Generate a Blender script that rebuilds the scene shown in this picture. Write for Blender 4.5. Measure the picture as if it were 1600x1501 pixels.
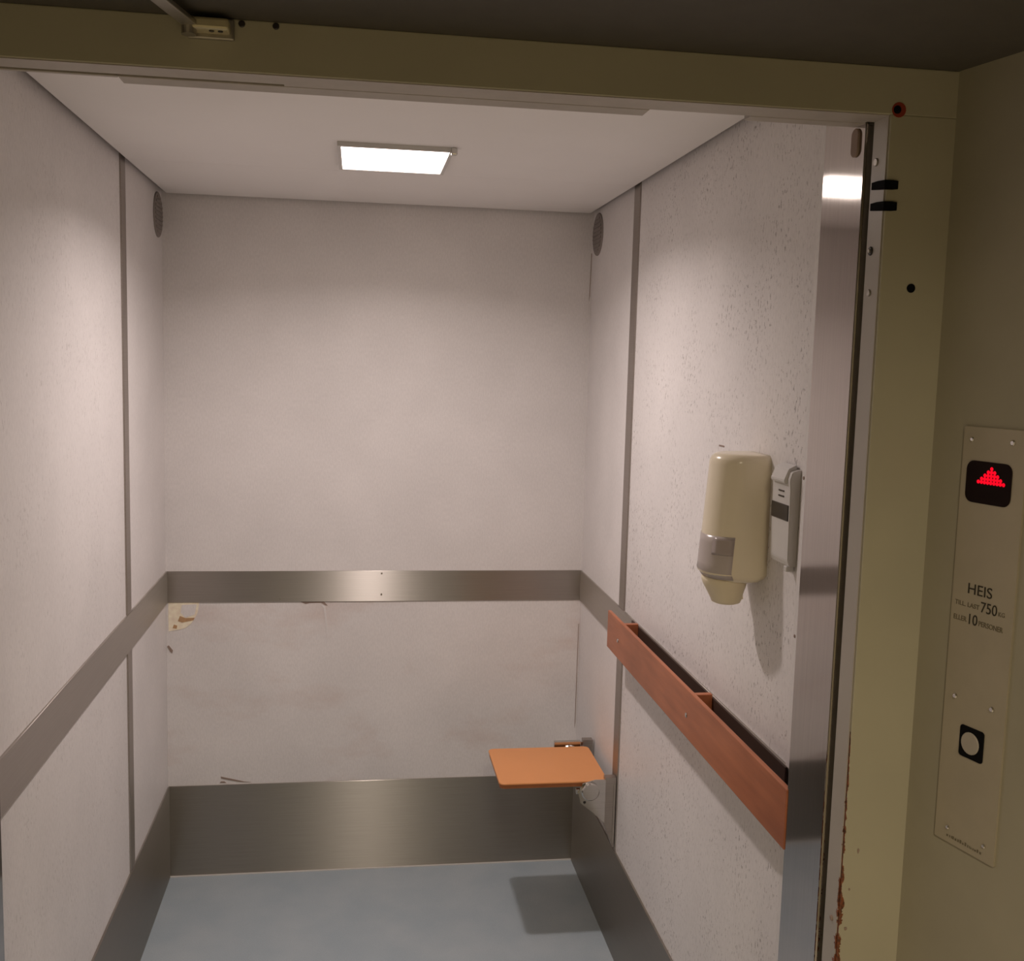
import bpy, bmesh, math, random
from mathutils import Vector, Matrix
R = math.radians
rnd = random.Random(7)
scene = bpy.context.scene
for o in list(bpy.data.objects):
    bpy.data.objects.remove(o)

# ------------------------------------------------------------------ camera
cam_data = bpy.data.cameras.new('camera')
cam = bpy.data.objects.new('camera', cam_data)
scene.collection.objects.link(cam)
YAW, PITCH, ROLL = 0.14862, -0.11244, 0.02662
fwd = Vector((math.sin(YAW) * math.cos(PITCH), math.cos(YAW) * math.cos(PITCH), math.sin(PITCH)))
rgt = Vector((math.cos(YAW), -math.sin(YAW), 0))
upv = rgt.cross(fwd)
r2 = math.cos(ROLL) * rgt + math.sin(ROLL) * upv
u2 = math.cos(ROLL) * upv - math.sin(ROLL) * rgt
m = Matrix((r2, u2, -fwd)).transposed().to_4x4()
m.translation = Vector((-0.07765, -3.26662, 1.63831))
cam.matrix_world = m
cam_data.sensor_width = 36
cam_data.lens = 1642.8 / 1600 * 36
cam_data.clip_start = 0.02
scene.camera = cam

# ------------------------------------------------------------------ world, exposure
world = bpy.data.worlds.new('world')
scene.world = world
world.use_nodes = True
world.node_tree.nodes['Background'].inputs[0].default_value = (1.0, 0.86, 0.62, 1)
world.node_tree.nodes['Background'].inputs[1].default_value = 0.0
vs = scene.view_settings
vs.view_transform = 'Standard'
vs.look = 'None'
vs.exposure = 0.0
vs.gamma = 1.0
vs.use_curve_mapping = False
CABIN_LIGHT = 7.8      # watts of the LED in the car's ceiling panel
CABIN_GLOW = 7.5        # emission of the panel's diffuser
LANDING_LIGHT = 32.0     # watts of the unseen downlight added on the landing

# ------------------------------------------------------------------ sizes (metres)
HW = 0.647        # half width of the car
H = 2.10          # car ceiling
YB = 0.0          # back wall
YP0, YP1 = -1.780, -1.902   # entrance post
XP = 0.589        # post face
YF = -1.955       # front plane of the landing door frame
ZH0, ZH1 = 1.967, 2.026     # frame header
XF0, XF1 = 0.599, 0.689     # frame stile
RAIL0, RAIL1, KICK = 0.880, 0.977, 0.2955
REV = R(14)       # splay of the reveal
YL = -2.25        # landing wall face

# ------------------------------------------------------------------ helpers
col = scene.collection

def tag(o, label=None, cat=None, group=None, kind=None):
    if label: o['label'] = label
    if cat: o['category'] = cat
    if group: o['group'] = group
    if kind: o['kind'] = kind
    return o

def link(name, me, mat, parent=None, smooth=False):
    o = bpy.data.objects.new(name, me)
    col.objects.link(o)
    if mat is not None:
        me.materials.append(mat)
    if smooth:
        for p in me.polygons:
            p.use_smooth = True
    if parent is not None:
        o.parent = parent
        q = parent
        off = Vector((0, 0, 0))
        while q is not None:
            off += q.location
            q = q.parent
        if parent.parent is None:
            o.matrix_parent_inverse = Matrix.Translation(-parent.location)
        else:
            o.matrix_parent_inverse = Matrix.Identity(4)
    return o

def empty(name, loc):
    o = bpy.data.objects.new(name, None)
    o.empty_display_size = 0.05
    o.location = loc
    col.objects.link(o)
    return o

def mesh_from(verts, faces, name='mesh'):
    me = bpy.data.meshes.new(name)
    me.from_pydata([tuple(v) for v in verts], [], faces)
    me.update()
    bm = bmesh.new(); bm.from_mesh(me)
    bmesh.ops.recalc_face_normals(bm, faces=bm.faces)
    bm.to_mesh(me); bm.free()
    return me

def bm_box(bm, x0, x1, y0, y1, z0, z1):
    vs_ = [bm.verts.new(p) for p in ((x0,y0,z0),(x1,y0,z0),(x1,y1,z0),(x0,y1,z0),(x0,y0,z1),(x1,y0,z1),(x1,y1,z1),(x0,y1,z1))]
    for f in ((0,3,2,1),(4,5,6,7),(0,1,5,4),(1,2,6,5),(2,3,7,6),(3,0,4,7)):
        bm.faces.new([vs_[i] for i in f])
    return vs_

def finish(bm, name, bevel=0.0, seg=2):
    if bevel > 0:
        bmesh.ops.bevel(bm, geom=list(bm.edges), offset=bevel, segments=seg, affect='EDGES', profile=0.5)
    bmesh.ops.recalc_face_normals(bm, faces=bm.faces)
    me = bpy.data.meshes.new(name)
    bm.to_mesh(me); bm.free()
    return me

def box(name, x0, x1, y0, y1, z0, z1, mat, parent=None, bevel=0.0, seg=2):
    bm = bmesh.new()
    bm_box(bm, min(x0,x1), max(x0,x1), min(y0,y1), max(y0,y1), min(z0,z1), max(z0,z1))
    return link(name, finish(bm, name, bevel, seg), mat, parent)

def xform(o, M):
    o.data.transform(M)
    return o

def disc_mesh(r, t, n=20, bev=0.0, name='disc'):
    """cylinder along +z from 0 to t with a bevelled top"""
    prof = [(r, 0), (r, t - bev), (r - bev, t)] if bev > 0 else [(r, 0), (r, t)]
    vs_, fs = [], []
    for (pr, pz) in prof:
        for k in range(n):
            a = 2 * math.pi * k / n
            vs_.append((pr * math.cos(a), pr * math.sin(a), pz))
    L = len(prof)
    for j in range(L - 1):
        for k in range(n):
            fs.append((j*n+k, j*n+(k+1)%n, (j+1)*n+(k+1)%n, (j+1)*n+k))
    fs.append(tuple(range(n))[::-1])
    fs.append(tuple((L-1)*n + k for k in range(n)))
    return mesh_from(vs_, fs, name)

def basis(origin, ex, ey, ez):
    M = Matrix((ex, ey, ez)).transposed().to_4x4()
    M.translation = Vector(origin)
    return M

X, Y, Z = Vector((1,0,0)), Vector((0,1,0)), Vector((0,0,1))
def on_right(y, z, x=HW):      # local z points into the car (-x), local x along -y, local y up
    return basis((x, y, z), -Y, Z, -X)
def on_front(x, z, y=YF):      # faces the landing (-y)
    return basis((x, y, z), X, Z, -Y)
def on_back(x, z, y=YB):
    return basis((x, y, z), X, Z, -Y)
TR = Vector((math.sin(REV), -math.cos(REV), 0))     # along the reveal towards the landing
NR = Vector((-math.cos(REV), -math.sin(REV), 0))    # out of the reveal
def on_reveal(s, z, out=0.0):
    o = Vector((XF1, YF, z)) + TR * s + NR * out
    return basis(o, TR, Z, NR)

def screw(name, M, mat, parent, r=0.004, t=0.0018, slot=True):
    o = link(name, disc_mesh(r, t, 12, t * 0.5), mat, parent)
    xform(o, M)
    return o

def rrect(w, h, r, n=5):
    pts = []
    for cx, cy, a0 in ((w/2-r, h/2-r, 0), (-w/2+r, h/2-r, 90), (-w/2+r, -h/2+r, 180), (w/2-r, -h/2+r, 270)):
        for k in range(n + 1):
            a = R(a0 + 90 * k / n)
            pts.append((cx + r * math.cos(a), cy + r * math.sin(a)))
    return pts

def prism(pts, t0, t1, M=None, name='prism', bev=0.0):
    n = len(pts)
    vs_ = [(x, y, t0) for x, y in pts]
    fs = [tuple(range(n))[::-1]]
    if bev > 0:
        cx = sum(p[0] for p in pts) / n; cy = sum(p[1] for p in pts) / n
        vs_ += [(x, y, t1 - bev) for x, y in pts]
        inn = []
        for x, y in pts:
            d = math.hypot(x - cx, y - cy) or 1
            inn.append((x - (x - cx) / d * bev, y - (y - cy) / d * bev, t1))
        vs_ += inn
        L = 3
    else:
        vs_ += [(x, y, t1) for x, y in pts]
        L = 2
    for j in range(L - 1):
        for k in range(n):
            fs.append((j*n+k, j*n+(k+1)%n, (j+1)*n+(k+1)%n, (j+1)*n+k))
    fs.append(tuple((L-1)*n + k for k in range(n)))
    me = mesh_from(vs_, fs, name)
    if M is not None:
        me.transform(M)
    return me

def tube(path, r, n=10, name='tube'):
    vs_, fs = [], []
    P = [Vector(p) for p in path]
    for i, p in enumerate(P):
        d = (P[min(i+1, len(P)-1)] - P[max(i-1, 0)]).normalized()
        a = d.orthogonal().normalized() if abs(d.z) > 0.95 else d.cross(Z).normalized()
        b = d.cross(a)
        for k in range(n):
            t = 2 * math.pi * k / n
            vs_.append(p + r * (math.cos(t) * a + math.sin(t) * b))
    for i in range(len(P) - 1):
        for k in range(n):
            fs.append((i*n+k, i*n+(k+1)%n, (i+1)*n+(k+1)%n, (i+1)*n+k))
    fs.append(tuple(range(n))[::-1]); fs.append(tuple((len(P)-1)*n+k for k in range(n)))
    return mesh_from(vs_, fs, name)

# ------------------------------------------------------------------ materials
def new_mat(name):
    mt = bpy.data.materials.new(name)
    mt.use_nodes = True
    nt = mt.node_tree
    return mt, nt, nt.nodes['Principled BSDF']

def lk(nt, a, ai, b, bi):
    nt.links.new(a.outputs[ai], b.inputs[bi])

def noise(nt, scale, detail=4, rough=0.55, stretch=(1,1,1), off=(0,0,0)):
    tc = nt.nodes.new('ShaderNodeNewGeometry')
    mp = nt.nodes.new('ShaderNodeMapping')
    mp.inputs['Scale'].default_value = stretch
    mp.inputs['Location'].default_value = off
    lk(nt, tc, 'Position', mp, 'Vector')
    nz = nt.nodes.new('ShaderNodeTexNoise')
    nz.inputs['Scale'].default_value = scale
    nz.inputs['Detail'].default_value = detail
    nz.inputs['Roughness'].default_value = rough
    lk(nt, mp, 'Vector', nz, 'Vector')
    return nz

def ramp(nt, src, stops, out='Fac'):
    rp = nt.nodes.new('ShaderNodeValToRGB')
    e = rp.color_ramp.elements
    e[0].position, e[0].color = stops[0][0], (*stops[0][1], 1)
    e[1].position, e[1].color = stops[-1][0], (*stops[-1][1], 1)
    for p, c in stops[1:-1]:
        q = e.new(p); q.color = (*c, 1)
    lk(nt, src, out, rp, 'Fac')
    return rp

def mix(nt, fac, a, b, kind='MIX'):
    mx = nt.nodes.new('ShaderNodeMix')
    mx.data_type = 'RGBA'; mx.blend_type = kind
    if isinstance(fac, (int, float)): mx.inputs[0].default_value = fac
    else: nt.links.new(fac, mx.inputs[0])
    for idx, v in ((6, a), (7, b)):
        if isinstance(v, tuple): mx.inputs[idx].default_value = (*v, 1)
        else: nt.links.new(v, mx.inputs[idx])
    return mx.outputs[2]

def bump(nt, bsdf, src, strength, dist=0.002):
    b = nt.nodes.new('ShaderNodeBump')
    b.inputs['Strength'].default_value = strength
    b.inputs['Distance'].default_value = dist
    lk(nt, src, 'Fac', b, 'Height')
    lk(nt, b, 'Normal', bsdf, 'Normal')

def plain(name, c, rough=0.5, metal=0.0, var=0.06, scale=30, bmp=0.0, spec=0.5):
    mt, nt, bs = new_mat(name)
    nz = noise(nt, scale)
    rp = ramp(nt, nz, [(0.3, tuple(v * (1 - var) for v in c)), (0.7, tuple(min(1, v * (1 + var)) for v in c))])
    lk(nt, rp, 'Color', bs, 'Base Color')
    bs.inputs['Roughness'].default_value = rough
    bs.inputs['Metallic'].default_value = metal
    bs.inputs['Specular IOR Level'].default_value = spec
    if bmp: bump(nt, bs, nz, bmp)
    return mt

def laminate(name, base, speck, seed, stain=0.0):
    """pale plastic laminate; speckled panels carry short dark vertical flecks"""
    mt, nt, bs = new_mat(name)
    big = noise(nt, 3.0, 3, off=(seed, seed, 0))
    c = ramp(nt, big, [(0.35, tuple(v * 0.95 for v in base)), (0.65, tuple(min(1, v * 1.04) for v in base))]).outputs['Color']
    fine = noise(nt, 260, 2, stretch=(1, 1, 0.35), off=(seed, 0, 0))
    c = mix(nt, 1.0, c, ramp(nt, fine, [(0.35, (0.93,)*3), (0.65, (1.0,)*3)]).outputs['Color'], 'MULTIPLY')
    if speck > 0:
        sp = noise(nt, 185, 3, 0.6, stretch=(1, 1, 0.5), off=(seed * 3, 1, 2))
        patch = noise(nt, 9, 2, off=(seed, 5, 1))
        msk = ramp(nt, sp, [(0.585, (0, 0, 0)), (0.66, (1, 1, 1))])
        pk = ramp(nt, patch, [(0.4, (0.25,)*3), (0.62, (1,)*3)])
        k = mix(nt, 1.0, msk.outputs['Color'], pk.outputs['Color'], 'MULTIPLY')
        mm = nt.nodes.new('ShaderNodeMath'); mm.operation = 'MULTIPLY'; mm.inputs[1].default_value = speck
        nt.links.new(k, mm.inputs[0])
        c = mix(nt, mm.outputs[0], c, (0.20, 0.165, 0.15))
    if stain > 0:
        st = noise(nt, 2.2, 5, 0.6, stretch=(1, 1, 2.2), off=(seed, 9, 4))
        sr = ramp(nt, st, [(0.50, (0, 0, 0)), (0.72, (1, 1, 1))])
        mm = nt.nodes.new('ShaderNodeMath'); mm.operation = 'MULTIPLY'; mm.inputs[1].default_value = stain
        lk(nt, sr, 'Color', mm, 0)
        c = mix(nt, mm.outputs[0], c, (0.56, 0.38, 0.31))
    nt.links.new(c, bs.inputs['Base Color'])
    bs.inputs['Roughness'].default_value = 0.45
    bs.inputs['Specular IOR Level'].default_value = 0.35
    bump(nt, bs, fine, 0.08, 0.001)
    return mt

def steel(name, c, rough, aniso=0.0, axis='Z', grain=(1, 1, 90)):
    mt, nt, bs = new_mat(name)
    nz = noise(nt, 6, 3, stretch=grain)
    rp = ramp(nt, nz, [(0.3, tuple(v * 0.95 for v in c)), (0.7, tuple(min(1, v * 1.05) for v in c))])
    lk(nt, rp, 'Color', bs, 'Base Color')
    bs.inputs['Metallic'].default_value = 1.0
    bs.inputs['Roughness'].default_value = rough
    if aniso:
        bs.inputs['Anisotropic'].default_value = aniso
        bs.inputs['Anisotropic Rotation'].default_value = 0.25
        tg = nt.nodes.new('ShaderNodeTangent')
        tg.direction_type = 'RADIAL'; tg.axis = axis
        lk(nt, tg, 'Tangent', bs, 'Tangent')
    return mt

def emit(name, c, s):
    mt = bpy.data.materials.new(name); mt.use_nodes = True
    nt = mt.node_tree; nt.nodes.clear()
    out = nt.nodes.new('ShaderNodeOutputMaterial'); e = nt.nodes.new('ShaderNodeEmission')
    e.inputs[0].default_value = (*c, 1); e.inputs[1].default_value = s
    nt.links.new(e.outputs[0], out.inputs[0])
    return mt

WB = (0.81, 0.775, 0.765)
M_wall_plain = laminate('laminate_plain', WB, 0.0, 1.3)
M_wall_low = laminate('laminate_low', WB, 0.0, 2.7, stain=0.42)
M_wall_right = laminate('laminate_speckled', WB, 0.70, 4.1)
M_wall_left = laminate('laminate_soft_speckle', WB, 0.28, 6.4)
M_ceiling = plain('ceiling_white', (0.91, 0.88, 0.865), 0.5, var=0.015, scale=4)
M_sub = plain('panel_backing', (0.10, 0.085, 0.075), 0.8)
M_steel = steel('brushed_steel', (0.50, 0.465, 0.43), 0.42, 1.0)
M_kick = steel('kick_steel', (0.38, 0.355, 0.32), 0.35, 1.0)
M_strip = steel('joint_metal', (0.42, 0.38, 0.35), 0.42)
M_post = steel('polished_steel', (0.53, 0.49, 0.465), 0.075, 0.0, grain=(60, 60, 1))
M_chrome = steel('chrome', (0.62, 0.60, 0.57), 0.16)
M_zinc = plain('zinc', (0.45, 0.42, 0.38), 0.35, 0.9)
M_seat = plain('orange_laminate', (0.74, 0.315, 0.115), 0.40, var=0.02, scale=8)
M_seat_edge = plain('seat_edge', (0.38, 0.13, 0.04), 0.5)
M_cream = plain('cream_plastic', (0.84, 0.75, 0.58), 0.22, var=0.015, scale=12)
M_cream2 = plain('cream_plastic_nozzle', (0.80, 0.70, 0.51), 0.35, var=0.02, scale=12)
M_white = plain('white_plastic', (0.66, 0.64, 0.62), 0.4, var=0.02)
M_dark = plain('dark_plastic', (0.028, 0.022, 0.02), 0.3)
M_black = plain('black_and_gap_shade', (0.006, 0.006, 0.007), 0.9, spec=0.1)
M_floorl = plain('landing_floor', (0.62, 0.585, 0.50), 0.6)
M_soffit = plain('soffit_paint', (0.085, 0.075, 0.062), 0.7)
M_lwall = plain('landing_wall', (0.375, 0.345, 0.265), 0.65, var=0.07, scale=5, bmp=0.03)
M_vent = plain('vent_grey', (0.27, 0.235, 0.215), 0.7)
M_plate = plain('plate_aluminium', (0.44, 0.39, 0.295), 0.5, 0.25, var=0.05, scale=14)
M_ink = plain('engraved_ink', (0.03, 0.025, 0.015), 0.7)
M_faint = plain('faint_ink', (0.17, 0.145, 0.095), 0.7)
M_button = plain('worn_button', (0.42, 0.38, 0.33), 0.5)
M_red = emit('red_led', (1.0, 0.004, 0.02), 1.0)
M_screen = plain('display_glass', (0.010, 0.003, 0.003), 0.6, spec=0.15)
M_lamp = emit('cabin_lamp', (1.0, 0.865, 0.80), CABIN_GLOW)
M_llamp = emit('landing_fill_lamp', (1.0, 0.84, 0.61), 3.0)
M_cardboard = plain('bare_board', (0.98, 0.84, 0.66), 0.8, var=0.12, scale=60)
M_brown = plain('bare_brown', (0.48, 0.29, 0.15), 0.8, var=0.15, scale=60)
M_scuff = plain('scuff', (0.30, 0.22, 0.18), 0.8)

# floor: blue-grey vinyl
M_floor, nt, bs = new_mat('vinyl_floor')
n1 = noise(nt, 5, 4); n2 = noise(nt, 420, 2)
c = ramp(nt, n1, [(0.35, (0.38, 0.455, 0.515)), (0.65, (0.44, 0.505, 0.555))]).outputs['Color']
c = mix(nt, 1.0, c, ramp(nt, n2, [(0.35, (0.86,)*3), (0.65, (1.0,)*3)]).outputs['Color'], 'MULTIPLY')
nt.links.new(c, bs.inputs['Base Color']); bs.inputs['Roughness'].default_value = 0.42
bump(nt, bs, n2, 0.1, 0.0006)

# reddish wood of the handrail
M_wood, nt, bs = new_mat('rail_wood')
n1 = noise(nt, 14, 5, stretch=(3, 0.35, 3)); n2 = noise(nt, 3.5, 3)
c = ramp(nt, n1, [(0.3, (0.36, 0.112, 0.046)), (0.7, (0.49, 0.165, 0.072))]).outputs['Color']
c = mix(nt, 1.0, c, ramp(nt, n2, [(0.35, (0.72, 0.68, 0.62)), (0.6, (1.0,)*3)]).outputs['Color'], 'MULTIPLY')
nt.links.new(c, bs.inputs['Base Color']); bs.inputs['Roughness'].default_value = 0.38

def painted(name, base, rust_edge=None, jamb=False):
    """olive gloss paint, with rust breaking out along the chipped inner edge low down"""
    mt, nt, bs = new_mat(name)
    n1 = noise(nt, 4, 4); n2 = noise(nt, 120, 2)
    c = ramp(nt, n1, [(0.3, tuple(v * 0.94 for v in base)), (0.7, tuple(v * 1.05 for v in base))]).outputs['Color']
    if rust_edge is not None:
        g = nt.nodes.new('ShaderNodeNewGeometry'); s = nt.nodes.new('ShaderNodeSeparateXYZ')
        lk(nt, g, 'Position', s, 'Vector')
        ax = 'Y' if jamb else 'X'
        d = nt.nodes.new('ShaderNodeMath'); d.operation = 'SUBTRACT'
        lk(nt, s, ax, d, 0); d.inputs[1].default_value = rust_edge
        ab = nt.nodes.new('ShaderNodeMath'); ab.operation = 'ABSOLUTE'; lk(nt, d, 0, ab, 0)
        zr = nt.nodes.new('ShaderNodeMapRange')
        zr.inputs['From Min'].default_value = 1.30; zr.inputs['From Max'].default_value = 0.72
        zr.inputs['To Min'].default_value = -0.004; zr.inputs['To Max'].default_value = 0.011 if not jamb else 0.016
        lk(nt, s, 'Z', zr, 'Value')
        rn = noise(nt, 55, 4, 0.65)
        rm = nt.nodes.new('ShaderNodeMapRange')
        rm.inputs['From Min'].default_value = 0.42; rm.inputs['From Max'].default_value = 0.68
        rm.inputs['To Min'].default_value = 0.05; rm.inputs['To Max'].default_value = 1.0
        lk(nt, rn, 'Fac', rm, 'Value')
        w = nt.nodes.new('ShaderNodeMath'); w.operation = 'MULTIPLY'
        lk(nt, zr, 0, w, 0); lk(nt, rm, 0, w, 1)
        lt = nt.nodes.new('ShaderNodeMath'); lt.operation = 'LESS_THAN'
        lk(nt, ab, 0, lt, 0); lk(nt, w, 0, lt, 1)
        r2 = noise(nt, 200, 3)
        rc = ramp(nt, r2, [(0.35, (0.06, 0.02, 0.008)), (0.65, (0.26, 0.075, 0.025))]).outputs['Color']
        c = mix(nt, lt.outputs[0], c, rc)
    nt.links.new(c, bs.inputs['Base Color'])
    bs.inputs['Roughness'].default_value = 0.36
    bump(nt, bs, n2, 0.06, 0.001)
    return mt
OLIVE = (0.46, 0.43, 0.325)
M_frame = painted('olive_paint', OLIVE)
M_frame_rust = painted('olive_paint_rusty', OLIVE, XF0)
M_jamb = painted('jamb_paint', (0.42, 0.385, 0.345), YF, True)
M_under = plain('lintel_underside', (0.42, 0.375, 0.335), 0.5)

# ------------------------------------------------------------------ car: floor, walls, ceiling
floor = box('floor', -HW, HW, YP1 + 0.01, YB, -0.06, 0.0, M_floor)
tag(floor, 'blue-grey vinyl floor of the lift car', 'floor', kind='structure')

ceil = box('ceiling', -HW - 0.03, HW + 0.03, YP1 + 0.012, YB + 0.03, H + 0.05, H + 0.09, M_sub)
tag(ceil, 'white panelled ceiling of the lift car', 'ceiling', kind='structure')
g = 0.0155
box('ceiling_panel', -HW + g, HW - g, -0.5475, YB - g, H, H + 0.012, M_ceiling, ceil)
box('ceiling_panel', -HW + g, HW - g, YP1 + 0.03, -0.5485, H, H + 0.012, M_ceiling, ceil)
box('panel_batten', -0.5, 0.5, -0.60, -0.50, H + 0.013, H + 0.05, M_sub, ceil)

TH = 0.012
def wall(name, x0, x1, y0, y1, label):
    o = box(name, x0, x1, y0, y1, -0.06, H + 0.045, M_sub)
    return tag(o, label, 'wall', kind='structure')

wb = wall('wall_back', -HW - 0.04, HW + 0.04, TH, TH + 0.03, 'back wall of the lift car, pale panels with a steel rail and kick plate')
box('wall_panel', -HW, HW, 0.0, TH, RAIL1 - 0.03, H + 0.04, M_wall_plain, wb)
box('wall_panel', -HW, HW, 0.0005, TH, 0.0, RAIL1 - 0.032, M_wall_low, wb)
box('bumper_strip', -HW + 0.003, HW - 0.003, -0.003, 0.0, RAIL0, RAIL1, M_steel, wb, 0.0006, 1)
box('kick_plate', -HW + 0.003, HW - 0.003, -0.003, 0.0005, 0.0, KICK, M_kick, wb, 0.0006, 1)
box('floor_seal', -HW + 0.004, HW - 0.004, -0.008, -0.003, 0.0, 0.003, M_white, wb)
for x, z in ((0.006, 0.969), (0.006, 0.902), (-0.305, 0.890)):
    screw('screw', on_back(x, z, -0.003), M_zinc, wb, 0.0028, 0.0012)

YS0, YS1 = -0.556, -0.500
YWF = -1.775
for side, nm in ((-1, 'wall_left'), (1, 'wall_right')):
    w = wall(nm, side * (HW + TH), side * (HW + TH + 0.03), YP1 + 0.02, TH,
             ('left' if side < 0 else 'right') + ' side wall of the lift car, pale laminate panels split by a metal joint strip')
    mt = M_wall_left if side < 0 else M_wall_right
    box('wall_panel', side * HW, side * (HW + TH), YS1 + 0.008, 0.0, 0.0, H + 0.04, M_wall_plain, w)
    box('wall_panel', side * HW, side * (HW + TH), YWF, YS0 - 0.0 + 0.008, 0.0, H + 0.04, mt, w)
    a, b = (YS0, YS1) if side > 0 else (-0.560, -0.512)
    box('joint_strip', side * (HW - 0.004), side * (HW + 0.002), a, b, KICK - 0.05, H + 0.03, M_strip, w, 0.0012)
    box('bumper_strip', side * (HW - 0.0055), side * HW, YWF, -0.0035, RAIL0, RAIL1, M_steel, w, 0.0006, 1)
    box('kick_plate', side * (HW - 0.0055), side * HW, YWF, -0.0035, 0.0, KICK, M_kick, w, 0.0006, 1)
    if side > 0:
        box('edge_trim', HW - 0.004, HW + 0.001, -1.70, -1.648, KICK, H, M_wall_plain, w, 0.0012)
        for z in (1.463, 1.200, 0.958):
            screw('screw', on_right(-1.6555, z, HW - 0.004), M_scuff, w, 0.003, 0.001)
    # round vent caps high up in the rear corners
    v = empty('vent_cap', (side * HW, -0.072, 2.03))
    tag(v, 'dark round vent cap high in the rear corner of the ' + ('left' if side < 0 else 'right') + ' wall', 'vent', 'round vent caps in the rear corners')
    Mv = basis((side * HW, -0.072, 2.03), -Y * side, Z, -X * side)
    cap = link('vent_rim', disc_mesh(0.064, 0.004, 32, 0.0015), M_vent, v); xform(cap, Mv)
    for k in range(-4, 5):
        zz = k * 0.012
        hw = math.sqrt(max(0.0, 0.054 ** 2 - zz ** 2))
        s = link('vent_slat', prism([(-hw, zz - 0.003), (hw, zz - 0.003), (hw, zz + 0.003), (-hw, zz + 0.003)], 0.003, 0.0065, Mv), M_vent, v)

# damage on the lower back panel
def patch(name, pts, mat, parent, t=0.0015, y=0.0005):
    return link(name, prism([(x, z) for x, z in pts], -0.0005, t, basis((0, y, 0), X, Z, -Y)), mat, parent)
patch('chipped_edge', [(-0.640,0.880),(-0.549,0.880),(-0.553,0.850),(-0.560,0.834),(-0.574,0.812),(-0.590,0.800),(-0.607,0.795),(-0.640,0.790)], M_cardboard, wb, 0.0012)
patch('chipped_edge', [(-0.600,0.872),(-0.556,0.874),(-0.562,0.842),(-0.590,0.832),(-0.604,0.848)], M_wall_plain, wb, 0.0022)
patch('chipped_edge', [(-0.612,0.822),(-0.600,0.817),(-0.566,0.824),(-0.562,0.832),(-0.590,0.831),(-0.606,0.838)], M_brown, wb, 0.0020)
patch('chipped_edge', [(-0.628,0.800),(-0.616,0.798),(-0.614,0.808),(-0.624,0.811)], M_brown, wb, 0.0020)
patch('scratch', [(-0.645,0.742),(-0.640,0.746),(-0.628,0.730),(-0.630,0.720),(-0.636,0.726)], M_scuff, wb)
patch('scratch', [(-0.245,0.880),(-0.172,0.880),(-0.160,0.866),(-0.168,0.868),(-0.180,0.876),(-0.215,0.875),(-0.228,0.872)], M_scuff, wb, 0.0010)
patch('scratch', [(-0.185,0.872),(-0.168,0.864),(-0.163,0.830),(-0.158,0.760),(-0.161,0.750),(-0.165,0.800),(-0.172,0.858)], M_wall_plain, wb, 0.0012)
patch('scratch', [(-0.487,0.322),(-0.455,0.314),(-0.415,0.3035),(-0.395,0.301),(-0.430,0.303),(-0.462,0.310),(-0.486,0.316)], M_scuff, wb, 0.0012)
patch('scratch', [(-0.490,0.302),(-0.470,0.301),(-0.476,0.306),(-0.486,0.306)], M_scuff, wb, 0.0012)

patch('scratch', [(0.6405,0.45),(0.6425,0.47),(0.643,0.80),(0.6415,0.80)], M_scuff, wb, 0.0010)
patch('scratch', [(0.640,1.83),(0.6425,1.85),(0.6445,1.98),(0.6425,1.98)], M_scuff, wb, 0.0010)

# entrance posts
def post(name, xf, side, label):
    e = empty(name, (side * (HW + 0.02), YP1, 0.0))
    tag(e, label, 'post', kind='structure')
    lean = 0.0
    bm = bmesh.new()
    xb = side * (HW + 0.03)
    vs_ = bm_box(bm, min(xf, xb), max(xf, xb), YP1, YP0, 0.0, 2.09)
    for v_ in vs_:
        if abs(v_.co.x - xf) < 1e-5 and abs(v_.co.y - YP1) < 1e-5: v_.co.x += side * 0.0035   # face splays slightly towards the landing
    bmesh.ops.bevel(bm, geom=[ed for ed in bm.edges if abs(ed.verts[0].co.x - xf) < 5e-3 and abs(ed.verts[1].co.x - xf) < 5e-3 and abs(ed.verts[0].co.z - ed.verts[1].co.z) > 1], offset=0.003, segments=3, affect='EDGES')
    link('post_cover', finish(bm, 'post'), M_post, e)
    return e
pr = post('trim_1', XP, 1, 'polished steel entrance post beside the speckled right wall')
pl = post('trim_2', -0.5605, -1, 'steel entrance post at the left edge of the opening')
b_ = link('dark_oval', prism(rrect(0.020, 0.038, 0.009), 0, 0.003, on_right(-1.876, 1.946, XP + 0.0027), bev=0.001), M_scuff, pr)  # small dark oval set on the post face

# lintel of the car behind the landing frame
lt = empty('trim_3', (0.0, YP1, 1.97))
tag(lt, 'pale metal lintel strip of the car doorway above the opening', 'lintel', kind='structure')
box('lintel_strip', -0.366, 0.295, -1.898, -1.864, 1.967, 1.985, M_under, lt, 0.0008, 1)
box('lintel_strip', 0.432, 0.60, -1.898, -1.873, 1.967, 1.985, M_under, lt, 0.0008, 1)
box('lintel_lip', -0.575, -0.3665, -1.898, -1.891, 1.967, 1.985, M_under, lt, 0.0008, 1)
box('lintel_block', -0.169, 0.59, -1.9135, -1.899, 1.9675, 1.985, M_under, lt)
box('lintel_body', -HW, HW, -1.905, -1.875, 1.992, 2.14, M_black, lt)  # body coloured black to put shade into the gap above the opening

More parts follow.
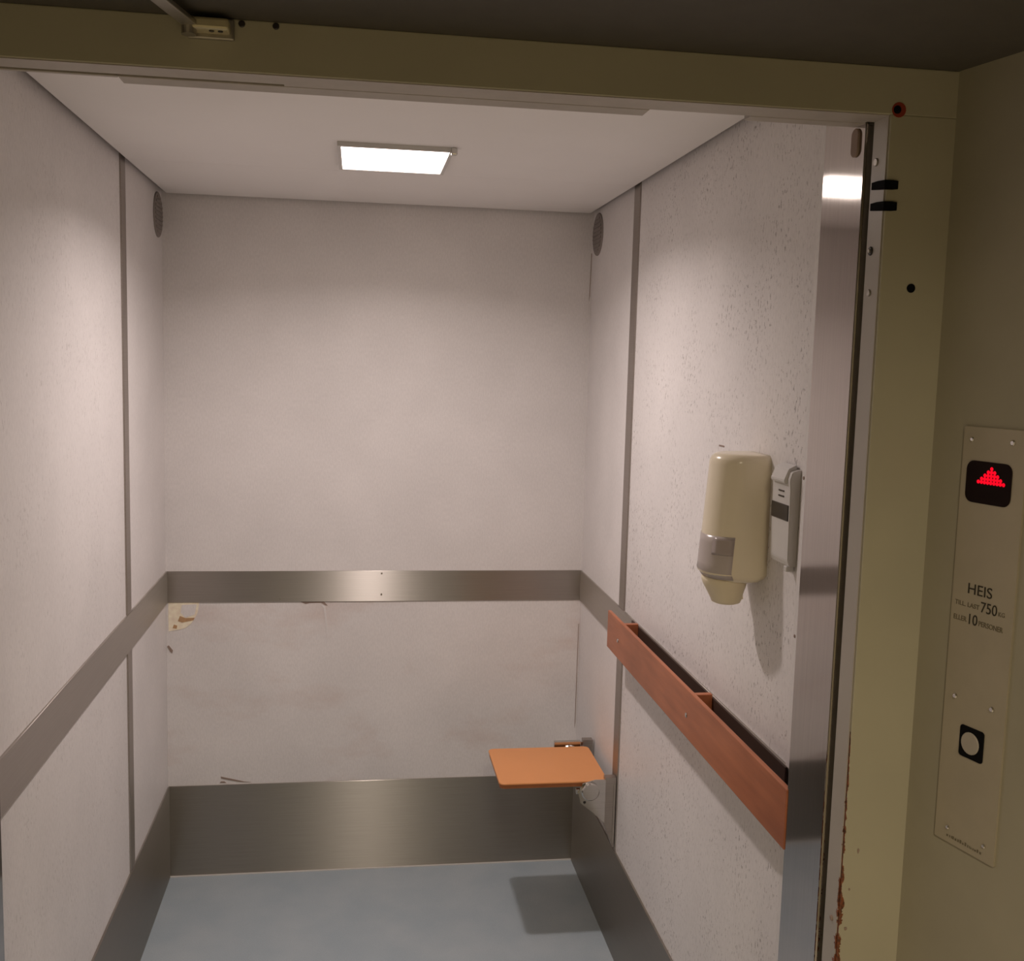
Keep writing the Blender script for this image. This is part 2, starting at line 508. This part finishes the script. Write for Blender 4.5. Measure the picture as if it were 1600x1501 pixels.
# ------------------------------------------------------------------ landing door frame
fr = empty('trim_4', (0.0, YF, 0.0))
tag(fr, 'olive green painted steel door frame of the landing, rusty along its inner edge', 'door frame', kind='structure')
YJ = -1.913
box('frame_stile', XF0, XF1 + 0.03, YF, YJ, 0.0, ZH0, M_frame_rust, fr, 0.0012, 2)
box('frame_stile', -0.664, -0.576, YF, YJ, 0.0, ZH0, M_frame, fr, 0.0012, 2)
box('frame_header', -0.664, XF1 + 0.03, YF, YJ, ZH0, ZH1, M_frame, fr, 0.0012, 2)
box('frame_underside', -0.560, XF0 - 0.001, YF + 0.002, YJ - 0.001, ZH0 - 0.0012, ZH0, M_under, fr)
box('strike_plate', XF0 - 0.0016, XF0, YF + 0.0035, YJ, 0.0, ZH0 - 0.001, M_jamb, fr, 0.0004, 1)
for y, z, r, mt in ((-1.926, 1.912, 0.0055, M_zinc), (-1.926, 1.797, 0.006, M_dark), (-1.929, 1.742, 0.0048, M_zinc), (-1.936, 0.866, 0.004, M_scuff)):
    screw('screw', on_right(y, z, XF0 - 0.0016), mt, fr, r, 0.002)
screw('screw', on_right(-1.926, 1.797, XF0 - 0.0036), M_zinc, fr, 0.0028, 0.0015)
# holes in the frame
h1 = link('screw_hole', disc_mesh(0.0058, 0.0008, 20), M_black, fr); xform(h1, on_front(0.642, 1.748))
h2 = link('hole_rim', disc_mesh(0.0095, 0.0008, 20), plain('red_primer', (0.30, 0.035, 0.012), 0.6), fr); xform(h2, on_front(0.609, 1.973))
h3 = link('screw_hole', disc_mesh(0.0052, 0.0014, 16), M_black, fr); xform(h3, on_front(0.6065, 1.973))
for x, z, w_, h_ in ((0.6205, 0.974, 0.004, 0.008), (0.609, 0.860, 0.005, 0.006), (0.611, 0.918, 0.003, 0.004)):
    pts = [(w_/2*math.cos(t)*rnd.uniform(.7, 1.2), h_/2*math.sin(t)*rnd.uniform(.7, 1.2)) for t in [k*math.pi/4 for k in range(8)]]
    link('paint_chip', prism(pts, 0, 0.0006, on_front(x, z)), M_scuff, fr)
# header bolts near the closer
for x in (-0.175, -0.214):
    screw('screw', on_front(x, 2.021, YF), M_dark, fr, 0.004, 0.002)

# black tape strips wrapped around the inner corner of the frame
for i, (z, lab) in enumerate(((1.8775, 'upper of two short black tape strips wrapped round the door frame corner'), (1.8505, 'lower of two short black tape strips wrapped round the door frame corner'))):
    t = 0.0022
    x0, y0 = XF0 - 0.0017, YF
    path = [(x0, y0 + 0.034, 0.004), (x0, y0 + 0.018, 0.003), (x0, y0, 0.001), (x0 + 0.009, y0, 0.0012), (x0 + 0.0165, y0, 0.0012)]
    out = [(-t, 0), (-t, 0), (-t, -t), (0, -t), (0, -t)]
    vs_, fs = [], []
    hh = [0.0046, 0.0056, 0.006, 0.006, 0.0052]
    for (px, py, dz), (ox, oy), q in zip(path, out, hh):
        vs_ += [(px, py, z + dz - q), (px, py, z + dz + q), (px + ox, py + oy, z + dz + q), (px + ox, py + oy, z + dz - q)]
    for k in range(4):
        for j in range(4):
            fs.append((k*4+j, k*4+(j+1)%4, (k+1)*4+(j+1)%4, (k+1)*4+j))
    fs += [(3, 2, 1, 0), (16, 17, 18, 19)]
    o = link('tape_strip', mesh_from(vs_, fs), M_black)
    tag(o, lab, 'tape', 'black tape strips on the door frame')

# ------------------------------------------------------------------ landing shell
D = (YF - YL) / math.cos(REV)
def reveal(name, side, label):
    o = Vector((XF1 if side > 0 else -0.664, YF, 0))
    t = Vector((TR.x * side, TR.y, 0)); n = Vector((NR.x * side, NR.y, 0))
    p0, p1 = o + Vector((0, 0.0, 0)), o + t * D
    q0, q1 = o + Vector((side * 0.30, 0, 0)), Vector((o.x + side * 0.30, YL, 0))
    pts = [p0, p1, q1, q0]
    vs_ = [(p.x, p.y, 0.0) for p in pts] + [(p.x, p.y, ZH1) for p in pts]
    fs = [(0,1,2,3), (4,5,6,7), (0,1,5,4), (1,2,6,5), (2,3,7,6), (3,0,4,7)]
    w = link(name, mesh_from(vs_, fs), M_lwall)
    return tag(w, label, 'wall', kind='structure')
reveal('wall_right_reveal', 1, 'olive painted splayed wall carrying the call panel beside the door frame')
reveal('wall_left_reveal', -1, 'olive painted splayed wall left of the door frame')
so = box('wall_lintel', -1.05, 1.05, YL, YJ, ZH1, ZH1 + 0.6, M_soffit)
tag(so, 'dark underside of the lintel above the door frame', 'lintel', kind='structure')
for nm, x0, x1, lab in (('wall_front_right', 0.989, 2.2, 'olive landing wall to the right of the lift recess'), ('wall_front_left', -2.0, -0.964, 'olive landing wall to the left of the lift recess')):
    tag(box(nm, x0, x1, YL, YJ, 0, 2.626, M_lwall), lab, 'wall', kind='structure')
tag(box('floor_landing', -2.0, 2.2, -5.4, YP1 - 0.012, -0.06, 0.0, M_floorl), 'brown landing floor in front of the lift', 'floor', kind='structure')
tag(box('ceiling_landing', -2.0, 2.2, -5.4, YL, 2.626, 2.70, M_lwall), 'landing ceiling in front of the lift', 'ceiling', kind='structure')
tag(box('wall_landing_rear', -2.0, 2.2, -5.5, -5.4, -0.06, 2.70, M_lwall), 'landing wall facing the lift', 'wall', kind='structure')
tag(box('wall_landing_left', -2.1, -2.0, -5.5, YJ, -0.06, 2.70, M_lwall), 'left end wall of the landing', 'wall', kind='structure')
tag(box('wall_landing_right', 2.2, 2.3, -5.5, YJ, -0.06, 2.70, M_lwall), 'right end wall of the landing', 'wall', kind='structure')

# unseen landing lamp, added behind the photographer to light the frame
ll = empty('landing_fill_lamp', (0.05, -4.0, 2.626))
tag(ll, 'unseen square downlight added on the landing ceiling above the viewer', 'lamp')
box('lamp_housing', -0.12, 0.22, -4.17, -3.83, 2.60, 2.626, M_white, ll, 0.004)
box('lamp_diffuser', -0.10, 0.20, -4.15, -3.85, 2.592, 2.60, M_llamp, ll)
ad = bpy.data.lights.new('downlight', 'AREA')
ad.shape = 'SQUARE'; ad.size = 0.26; ad.energy = LANDING_LIGHT; ad.color = (1.0, 0.84, 0.61); ad.spread = R(140)
ao = bpy.data.objects.new('downlight', ad); col.objects.link(ao)
ao.parent = ll; ao.location = (0, 0, -0.038)

# landing door leaf, swung open to the left
dl = empty('door_1', (-0.672, YF - 0.010, 0.0))
tag(dl, 'olive landing door swung open to the left of the frame', 'door', kind='structure')
leaf = box('door_leaf', -0.045, 0.0, -0.98, 0.0, 0.02, 1.99, M_frame, None, 0.003)
rot = Matrix.Translation((-0.672, YF - 0.012, 0)) @ Matrix.Rotation(-R(9), 4, 'Z')
xform(leaf, rot); leaf.parent = dl; leaf.matrix_parent_inverse = Matrix.Translation(-dl.location)

# door closer: shoe on the header, two-piece arm, body on the leaf
dc = empty('door_closer', (-0.25, YF, 2.01))
tag(dc, 'metal door closer arm and pale shoe screwed to the top of the frame', 'door closer')
sh = box('shoe', -0.268, -0.226, YF - 0.026, YF, 2.006, 2.019, plain('shoe_metal', (0.62, 0.55, 0.36), 0.35, 0.4), dc, 0.003)
box('shoe_plate', -0.275, -0.222, YF - 0.006, YF, 2.000, 2.0245, M_zinc, dc, 0.002)
screw('screw', basis((-0.236, YF - 0.018, 2.006), X, -Y, -Z), M_dark, dc, 0.003, 0.0012)
screw('screw', basis((-0.246, YF - 0.018, 2.006), X, -Y, -Z), M_dark, dc, 0.003, 0.0012)
piv = link('pivot', disc_mesh(0.0085, 0.020, 18, 0.002), M_zinc, dc); xform(piv, Matrix.Translation((-0.271, YF - 0.018, 2.000)))
def flatbar(name, a, b, w, t, mat, parent):
    a, b = Vector(a), Vector(b); d = (b - a); L = d.length; d.normalize()
    s = Z.cross(d).normalized(); u = d.cross(s)
    o = box(name, 0, L, -w/2, w/2, -t/2, t/2, mat, None, t * 0.2)
    xform(o, basis(a, d, s, u)); o.parent = parent; o.matrix_parent_inverse = Matrix.Translation(-parent.location)
    return o
flatbar('forearm', (-0.268, YF - 0.014, 2.012), (-0.335, -2.24, 2.012), 0.018, 0.006, M_zinc, dc)
flatbar('main_arm', (-0.335, -2.24, 2.018), (-0.63, -2.13, 2.018), 0.020, 0.006, M_zinc, dc)
cb = box('closer_body', 0.0, 0.05, -0.36, -0.12, 1.93, 1.985, M_zinc, None, 0.006)
xform(cb, rot); cb.parent = dc; cb.matrix_parent_inverse = Matrix.Translation(-dc.location)

# ------------------------------------------------------------------ ceiling light
cl = empty('ceiling_light', (0.0, -0.745, H))
tag(cl, 'square bright light panel in the middle of the white ceiling', 'light')
LX0, LX1, LY0, LY1 = -0.124, 0.128, -0.905, -0.612
def frame_ring(name, x0, x1, y0, y1, z0, z1, w, mat, parent):
    bm = bmesh.new()
    bm_box(bm, x0, x1, y0, y0 + w, z0, z1); bm_box(bm, x0, x1, y1 - w, y1, z0, z1)
    bm_box(bm, x0, x0 + w, y0 + w, y1 - w, z0, z1); bm_box(bm, x1 - w, x1, y0 + w, y1 - w, z0, z1)
    return link(name, finish(bm, name), mat, parent)
frame_ring('light_frame', LX0, LX1, LY0, LY1, H - 0.010, H, 0.008, M_white, cl)
link('diffuser', prism(rrect(LX1 - LX0 - 0.0165, LY1 - LY0 - 0.0165, 0.010), 0, 0.006, basis(((LX0+LX1)/2, (LY0+LY1)/2, H - 0.0005), X, -Y, -Z)), M_lamp, cl)
ld = bpy.data.lights.new('led', 'AREA')
ld.shape = 'SQUARE'; ld.size = 0.055; ld.energy = CABIN_LIGHT; ld.color = (1.0, 0.868, 0.825); ld.spread = R(151)
lo = bpy.data.objects.new('led', ld); col.objects.link(lo)
lo.parent = cl; lo.location = (-0.015, -0.125, -0.0085)
box('latch', LX1 - 0.006, LX1 + 0.008, LY0 - 0.004, LY0 + 0.012, H - 0.016, H, M_chrome, cl, 0.003)

# ------------------------------------------------------------------ wooden handrail
hr = empty('handrail', (HW, -1.2, 0.88))
tag(hr, 'reddish wooden handrail board standing off the speckled right wall', 'handrail')
HX = 0.587
bm = bmesh.new(); bm_box(bm, HX, HX + 0.009, YP0 - 0.004, -0.606, 0.8935, 0.992)
link('rail_board', finish(bm, 'rail_board', 0.0018, 2), M_wood, hr)
box('gap_shade_board', HW - 0.0095, HW - 0.0056, -1.660, -0.66, 0.872, 0.9765, plain('shaded_wood', (0.045, 0.024, 0.016), 0.6), hr)  # near-black colour stands in for the shade in the gap behind the board
for y in (-0.722, -1.288):
    box('spacer', HX + 0.009, HW - 0.0096, y - 0.007, y + 0.007, 0.90, 0.984, M_wood, hr, 0.001, 1)
    s = screw('screw', on_right(y, 0.940, HX), M_chrome, hr, 0.0052, 0.0022)

# ------------------------------------------------------------------ folding seat
fs_ = empty('folding_seat', (HW, -0.38, 0.30))
tag(fs_, 'small orange fold-down seat with chrome brackets low on the right wall', 'seat')
SZ = 0.497
seat = link('seat_board', prism(rrect(0.303, 0.262, 0.016, 6), -0.004, 0.0, Matrix.Translation((0.4695, -0.416, SZ)), bev=0.0015), M_seat, fs_)
link('seat_edge', prism(rrect(0.299, 0.258, 0.016, 6), -0.015, -0.0041, Matrix.Translation((0.4695, -0.416, SZ))), M_seat_edge, fs_)
for i, yb in enumerate((-0.553, -0.262)):
    # triangular wall bracket: flange on the wall and a cheek standing out from it
    br = link('bracket', prism([(-0.030, SZ + 0.006), (-0.060, SZ + 0.006), (-0.095, SZ - 0.004), (-0.106, SZ - 0.03), (-0.099, SZ - 0.058), (-0.062, SZ - 0.088), (-0.030, SZ - 0.118)],
              0, 0.004, basis((HW - 0.0057, yb, 0), X, Z, -Y)), M_chrome, fs_)
    yz = [(0.0057, SZ - 0.19), (0.010, SZ - 0.19), (0.036, SZ - 0.122), (0.036, SZ + 0.010), (0.0057, SZ + 0.010)]
    vv = [(HW - u, yb - 0.0005, z) for u, z in yz] + [(HW - u, yb + 0.022, z) for u, z in yz]
    link('wall_channel', mesh_from(vv, [tuple(range(5)), tuple(range(5, 10))[::-1]] + [(k, (k+1) % 5, 5+(k+1) % 5, 5+k) for k in range(5)]), M_strip, br)
    box('channel_highlight', HW - 0.0115, HW - 0.0085, yb - 0.0035, yb - 0.0004, SZ - 0.178, SZ - 0.01, M_zinc, br)  # thin lighter strip put in for the highlight along the channel
    hub = link('hub', disc_mesh(0.025, 0.012, 24, 0.003), M_chrome, fs_)
    xform(hub, basis((HW - 0.0057 - 0.074, yb - 0.004, SZ - 0.024), X, Z, -Y))
    screw('screw', basis((HW - 0.0057 - 0.088, yb - 0.004, SZ - 0.056), X, Z, -Y), M_dark, fs_, 0.004, 0.0012)
tb = link('hinge_bar', tube([(HW - 0.082, -0.556, SZ - 0.029), (HW - 0.082, -0.27, SZ - 0.029)], 0.0085), M_chrome, fs_, True)
box('support_arm', 0.52, HW - 0.045, -0.275, -0.262, SZ - 0.012, SZ + 0.012, M_chrome, fs_, 0.002)
box('support_arm', 0.53, HW - 0.05, -0.553, -0.541, SZ - 0.034, SZ - 0.0205, M_chrome, fs_, 0.002)

# ------------------------------------------------------------------ soap dispenser
sd = empty('soap_dispenser', (HW, -1.46, 1.23))
tag(sd, 'cream plastic soap dispenser with grey window on the right wall', 'soap dispenser')
YC = -1.4585
def dring(d, w, r, z, u0=0.0, n=8):
    """section: wall near side -> near corner -> front -> far corner -> wall"""
    pts = [(u0, -w/2), (u0 + (d - r - u0) * 0.33, -w/2), (u0 + (d - r - u0) * 0.66, -w/2)]
    for k in range(n + 1):
        a = R(-90 + 90 * k / n); pts.append((d - r + r * math.cos(a), -w/2 + r + r * math.sin(a)))
    for k in range(n + 1):
        a = R(90 * k / n); pts.append((d - r + r * math.cos(a), w/2 - r + r * math.sin(a)))
    pts += [(u0 + (d - r - u0) * 0.5, w/2), (u0, w/2)]
    return [(HW - u, YC + v, z) for u, v in pts]
def loft(rings, name, cap=True, sl=None):
    vs_, fs = [], []
    n = len(rings[0])
    for rg in rings: vs_ += rg
    for j in range(len(rings) - 1):
        for k in range(n if sl is None else n - 1):
            fs.append((j*n+k, j*n+(k+1)%n, (j+1)*n+(k+1)%n, (j+1)*n+k))
    if cap:
        fs.append(tuple(range(n))[::-1]); fs.append(tuple((len(rings)-1)*n+k for k in range(n)))
    return mesh_from(vs_, fs, name)
def dprof(t):     # depth of body at height fraction t (0 bottom .. 1 top)
    return 0.106 - 0.013 * t
ZB0, ZB1 = 1.272, 1.468
rings = [dring(0.070, 0.070, 0.033, 1.2545, 0.030), dring(0.088, 0.092, 0.044, 1.2580, 0.014), dring(0.099, 0.104, 0.050, 1.265, 0.004)]
for k in range(9):
    t = k / 8; rings.append(dring(dprof(t), 0.110 - 0.004 * t, 0.051, ZB0 + (ZB1 - ZB0) * t))
for a in (20, 40, 60, 75, 88):
    rr = 0.018
    q = rr * (1 - math.cos(R(a)))
    rings.append(dring(dprof(1) - q, 0.106 - 1.6 * q, 0.051 - q * 0.9, ZB1 + rr * math.sin(R(a))))
link('body', loft(rings, 'body'), M_cream, sd, True)
def dpatch(name, i0, i1, z0, z1, off, mat, top_r=0):
    rr = []
    for k in range(7):
        z = z0 + (z1 - z0) * k / 6
        if z < ZB0:
            f = (ZB0 - z) / 0.0175
            ring = dring(0.106 - 0.030 * f * f + off, 0.110 - 0.024 * f * f + 2 * off, 0.051 - 0.012 * f * f, z)
        else:
            t = (z - ZB0) / (ZB1 - ZB0); ring = dring(dprof(t) + off, 0.110 - 0.004 * t + 2 * off, 0.051, z)
        rr.append(ring[i0:i1])
    me = loft(rr, name, cap=False, sl=True)
    o = link(name, me, mat, sd, True)
    md = o.modifiers.new('thick', 'SOLIDIFY'); md.thickness = 0.0012; md.offset = 0
    return o
M_win = plain('window_plastic', (0.50, 0.44, 0.42), 0.25, var=0.02)
M_win2 = plain('window_shade', (0.40, 0.34, 0.325), 0.25, var=0.02)
dpatch('window', 4, 24, 1.2625, 1.340, 0.0004, M_win)
dpatch('level_mark', 4, 9, 1.307, 1.337, 0.0010, M_win2)
# nozzle
def ering(cx, cy, rx, ry, z, n=20):
    return [(HW - cx + rx * math.cos(2*math.pi*k/n), YC + cy + ry * math.sin(2*math.pi*k/n), z) for k in range(n)]
noz = [ering(0.058, 0.0, 0.041, 0.044, 1.263), ering(0.058, 0.0, 0.041, 0.043, 1.254), ering(0.057, 0, 0.039, 0.040, 1.246), ering(0.055, 0, 0.033, 0.034, 1.232), ering(0.053, 0, 0.028, 0.030, 1.219), ering(0.053, 0, 0.026, 0.028, 1.214), ering(0.053, 0, 0.020, 0.022, 1.2115)]
link('nozzle', loft(noz, 'nozzle'), M_cream2, sd, True)
tabm = prism([(-0.008, -0.006), (0.004, -0.004), (0.003, 0.003), (-0.008, 0.009)], 0, 0.010, basis((HW - 0.030, YC - 0.006, 1.225), X, Z, -Y))
link('spout_tab', tabm, M_cream2, sd)
link('screw_slot', prism(rrect(0.030, 0.003, 0.0014), 0, 0.001, on_right(-1.251, 1.482)), M_scuff, bpy.data.objects['wall_right'])

# ------------------------------------------------------------------ white wall device
wd = empty('reader_box', (HW, -1.60, 1.31))
tag(wd, 'slim white plastic box with dark window between dispenser and steel post', 'wall box')
y0, y1 = -1.637, -1.562
def yz_prism(name, pts, y_0, y_1, mat, parent, bev=0.0):
    """profile in (depth from wall, z) extruded along y"""
    vs_ = [(HW - u, y_0, z) for u, z in pts] + [(HW - u, y_1, z) for u, z in pts]
    n = len(pts)
    fs = [tuple(range(n)), tuple(range(n, 2*n))[::-1]] + [(k, (k+1) % n, n+(k+1) % n, n+k) for k in range(n)]
    me = mesh_from(vs_, fs, name)
    if bev:
        bm = bmesh.new(); bm.from_mesh(me); bmesh.ops.bevel(bm, geom=list(bm.edges), offset=bev, segments=2, affect='EDGES'); bm.to_mesh(me); bm.free()
    return link(name, me, mat, parent)
yz_prism('case', [(0, 1.312), (0.012, 1.312), (0.016, 1.322), (0.017, 1.386), (0.0175, 1.44), (0.019, 1.456), (0.015, 1.470), (0.0, 1.474)], y0, y1, M_white, wd, 0.0012)
yz_prism('hood', [(0.012, 1.450), (0.023, 1.450), (0.0245, 1.455), (0.017, 1.474), (0.003, 1.481), (0.003, 1.470)], y0 + 0.012, y1 - 0.006, M_white, wd, 0.001)
box('window', HW - 0.0186, HW - 0.0165, y0 + 0.004, y1 - 0.001, 1.388, 1.4145, M_dark, wd, 0.0006, 1)
for z in (1.427, 1.436):
    box('slot', HW - 0.0186, HW - 0.017, -1.612, -1.590, z - 0.0012, z + 0.0012, M_dark, wd)
box('foot', HW - 0.016, HW - 0.002, y0 + 0.004, y0 + 0.016, 1.303, 1.3125, M_white, wd, 0.002)

# ------------------------------------------------------------------ call panel on the reveal
cp = empty('call_panel', tuple(Vector((XF1, YF, 1.02)) + TR * 0.105))
tag(cp, 'tall narrow metal call panel with red arrow display on the splayed wall', 'call panel')
PS0, PS1, PZ0, PZ1 = 0.0555, 0.1545, 1.0195, 1.572
pc, pz = (PS0 + PS1) / 2, (PZ0 + PZ1) / 2
link('plate', prism(rrect(PS1 - PS0, PZ1 - PZ0, 0.0015, 2), 0, 0.003, on_reveal(pc, pz), bev=0.0006), M_plate, cp)
PO = 0.003
disp = link('display', prism(rrect(0.0715, 0.0535, 0.011, 6), 0, 0.0014, on_reveal(0.1005, 1.5020, PO), bev=0.0006), M_screen, cp)
bm = bmesh.new()
rows = [(1.5205, 1), (1.5160, 3), (1.5115, 5), (1.5070, 7), (1.5028, 9)]
for z, n in rows:
    for k in range(n):
        s = 0.1055 + (k - (n - 1) / 2) * 0.00495
        Mx = on_reveal(s, z, PO + 0.0016)
        bmesh.ops.create_circle(bm, cap_ends=True, segments=10, radius=0.00262, matrix=Mx)
me = bpy.data.meshes.new('arrow'); bm.to_mesh(me); bm.free()
lk_ = link('up_arrow', me, M_red, disp)
lk_['label'] = 'glowing red up arrow of small dots'
bt = link('button_surround', prism(rrect(0.0390, 0.0415, 0.004, 4), 0, 0.0016, on_reveal(0.1060, 1.1645, PO), bev=0.0006), M_black, cp)
b2 = link('button', disc_mesh(0.0145, 0.0022, 24, 0.001), M_button, bt); xform(b2, on_reveal(0.1050, 1.1645, PO + 0.001))
for s, z, r in ((0.0700, 1.5553, 0.0030), (0.1335, 1.5556, 0.0036), (0.0735, 1.2185, 0.0036), (0.1335, 1.2190, 0.0036), (0.0775, 1.0400, 0.0030), (0.1378, 1.0405, 0.0030)):
    screw('screw', on_reveal(s, z, PO), M_chrome, cp, r, 0.0022)

def text(name, body, s, z, size, wid, mat, parent):
    cu = bpy.data.curves.new('t', 'FONT'); cu.body = body; cu.size = size; cu.extrude = 0.0002
    cu.align_x = 'LEFT'; cu.align_y = 'BOTTOM_BASELINE'
    to = bpy.data.objects.new('t', cu); col.objects.link(to)
    dg = bpy.context.evaluated_depsgraph_get()
    me = bpy.data.meshes.new_from_object(to.evaluated_get(dg))
    bpy.data.objects.remove(to)
    xs = [v.co.x for v in me.vertices]
    k = wid / (max(xs) - min(xs))
    me.transform(Matrix.Diagonal((k, 1, 1, 1)) @ Matrix.Translation((-min(xs), 0, 0)))
    me.transform(on_reveal(s, z, PO + 0.0003))
    me.materials.clear()
    return link(name, me, mat, parent)
text('lettering', 'HEIS', 0.0815, 1.3575, 0.0195, 0.0385, M_ink, cp)
text('lettering', 'TILL. LAST', 0.0615, 1.3395, 0.0085, 0.0400, M_faint, cp)
text('lettering', '750', 0.1040, 1.3375, 0.0195, 0.0255, M_ink, cp)
text('lettering', 'KG', 0.1320, 1.3385, 0.0085, 0.0095, M_faint, cp)
text('lettering', 'ELLER', 0.0610, 1.3195, 0.0095, 0.0215, M_faint, cp)
text('lettering', '10', 0.0865, 1.3180, 0.0195, 0.0135, M_ink, cp)
text('lettering', 'PERSONER', 0.1025, 1.3190, 0.0095, 0.0380, M_faint, cp)
# worn maker's line at the foot of the plate: only broken strokes remain
bm = bmesh.new(); s = 0.0765
while s < 0.134:
    w_ = rnd.uniform(0.0012, 0.0032); h_ = rnd.uniform(0.0022, 0.0048)
    b0 = len(bm.verts)
    vs_ = [bm.verts.new(on_reveal(s, 1.0275, PO) @ Vector(p)) for p in ((0, 0, .0004), (w_, 0, .0004), (w_, h_, .0004), (0, h_, .0004))]
    bm.faces.new(vs_); s += w_ + rnd.uniform(0.0006, 0.0022)
me = bpy.data.meshes.new('worn'); bm.to_mesh(me); bm.free()
link('worn_print', me, M_faint, cp)
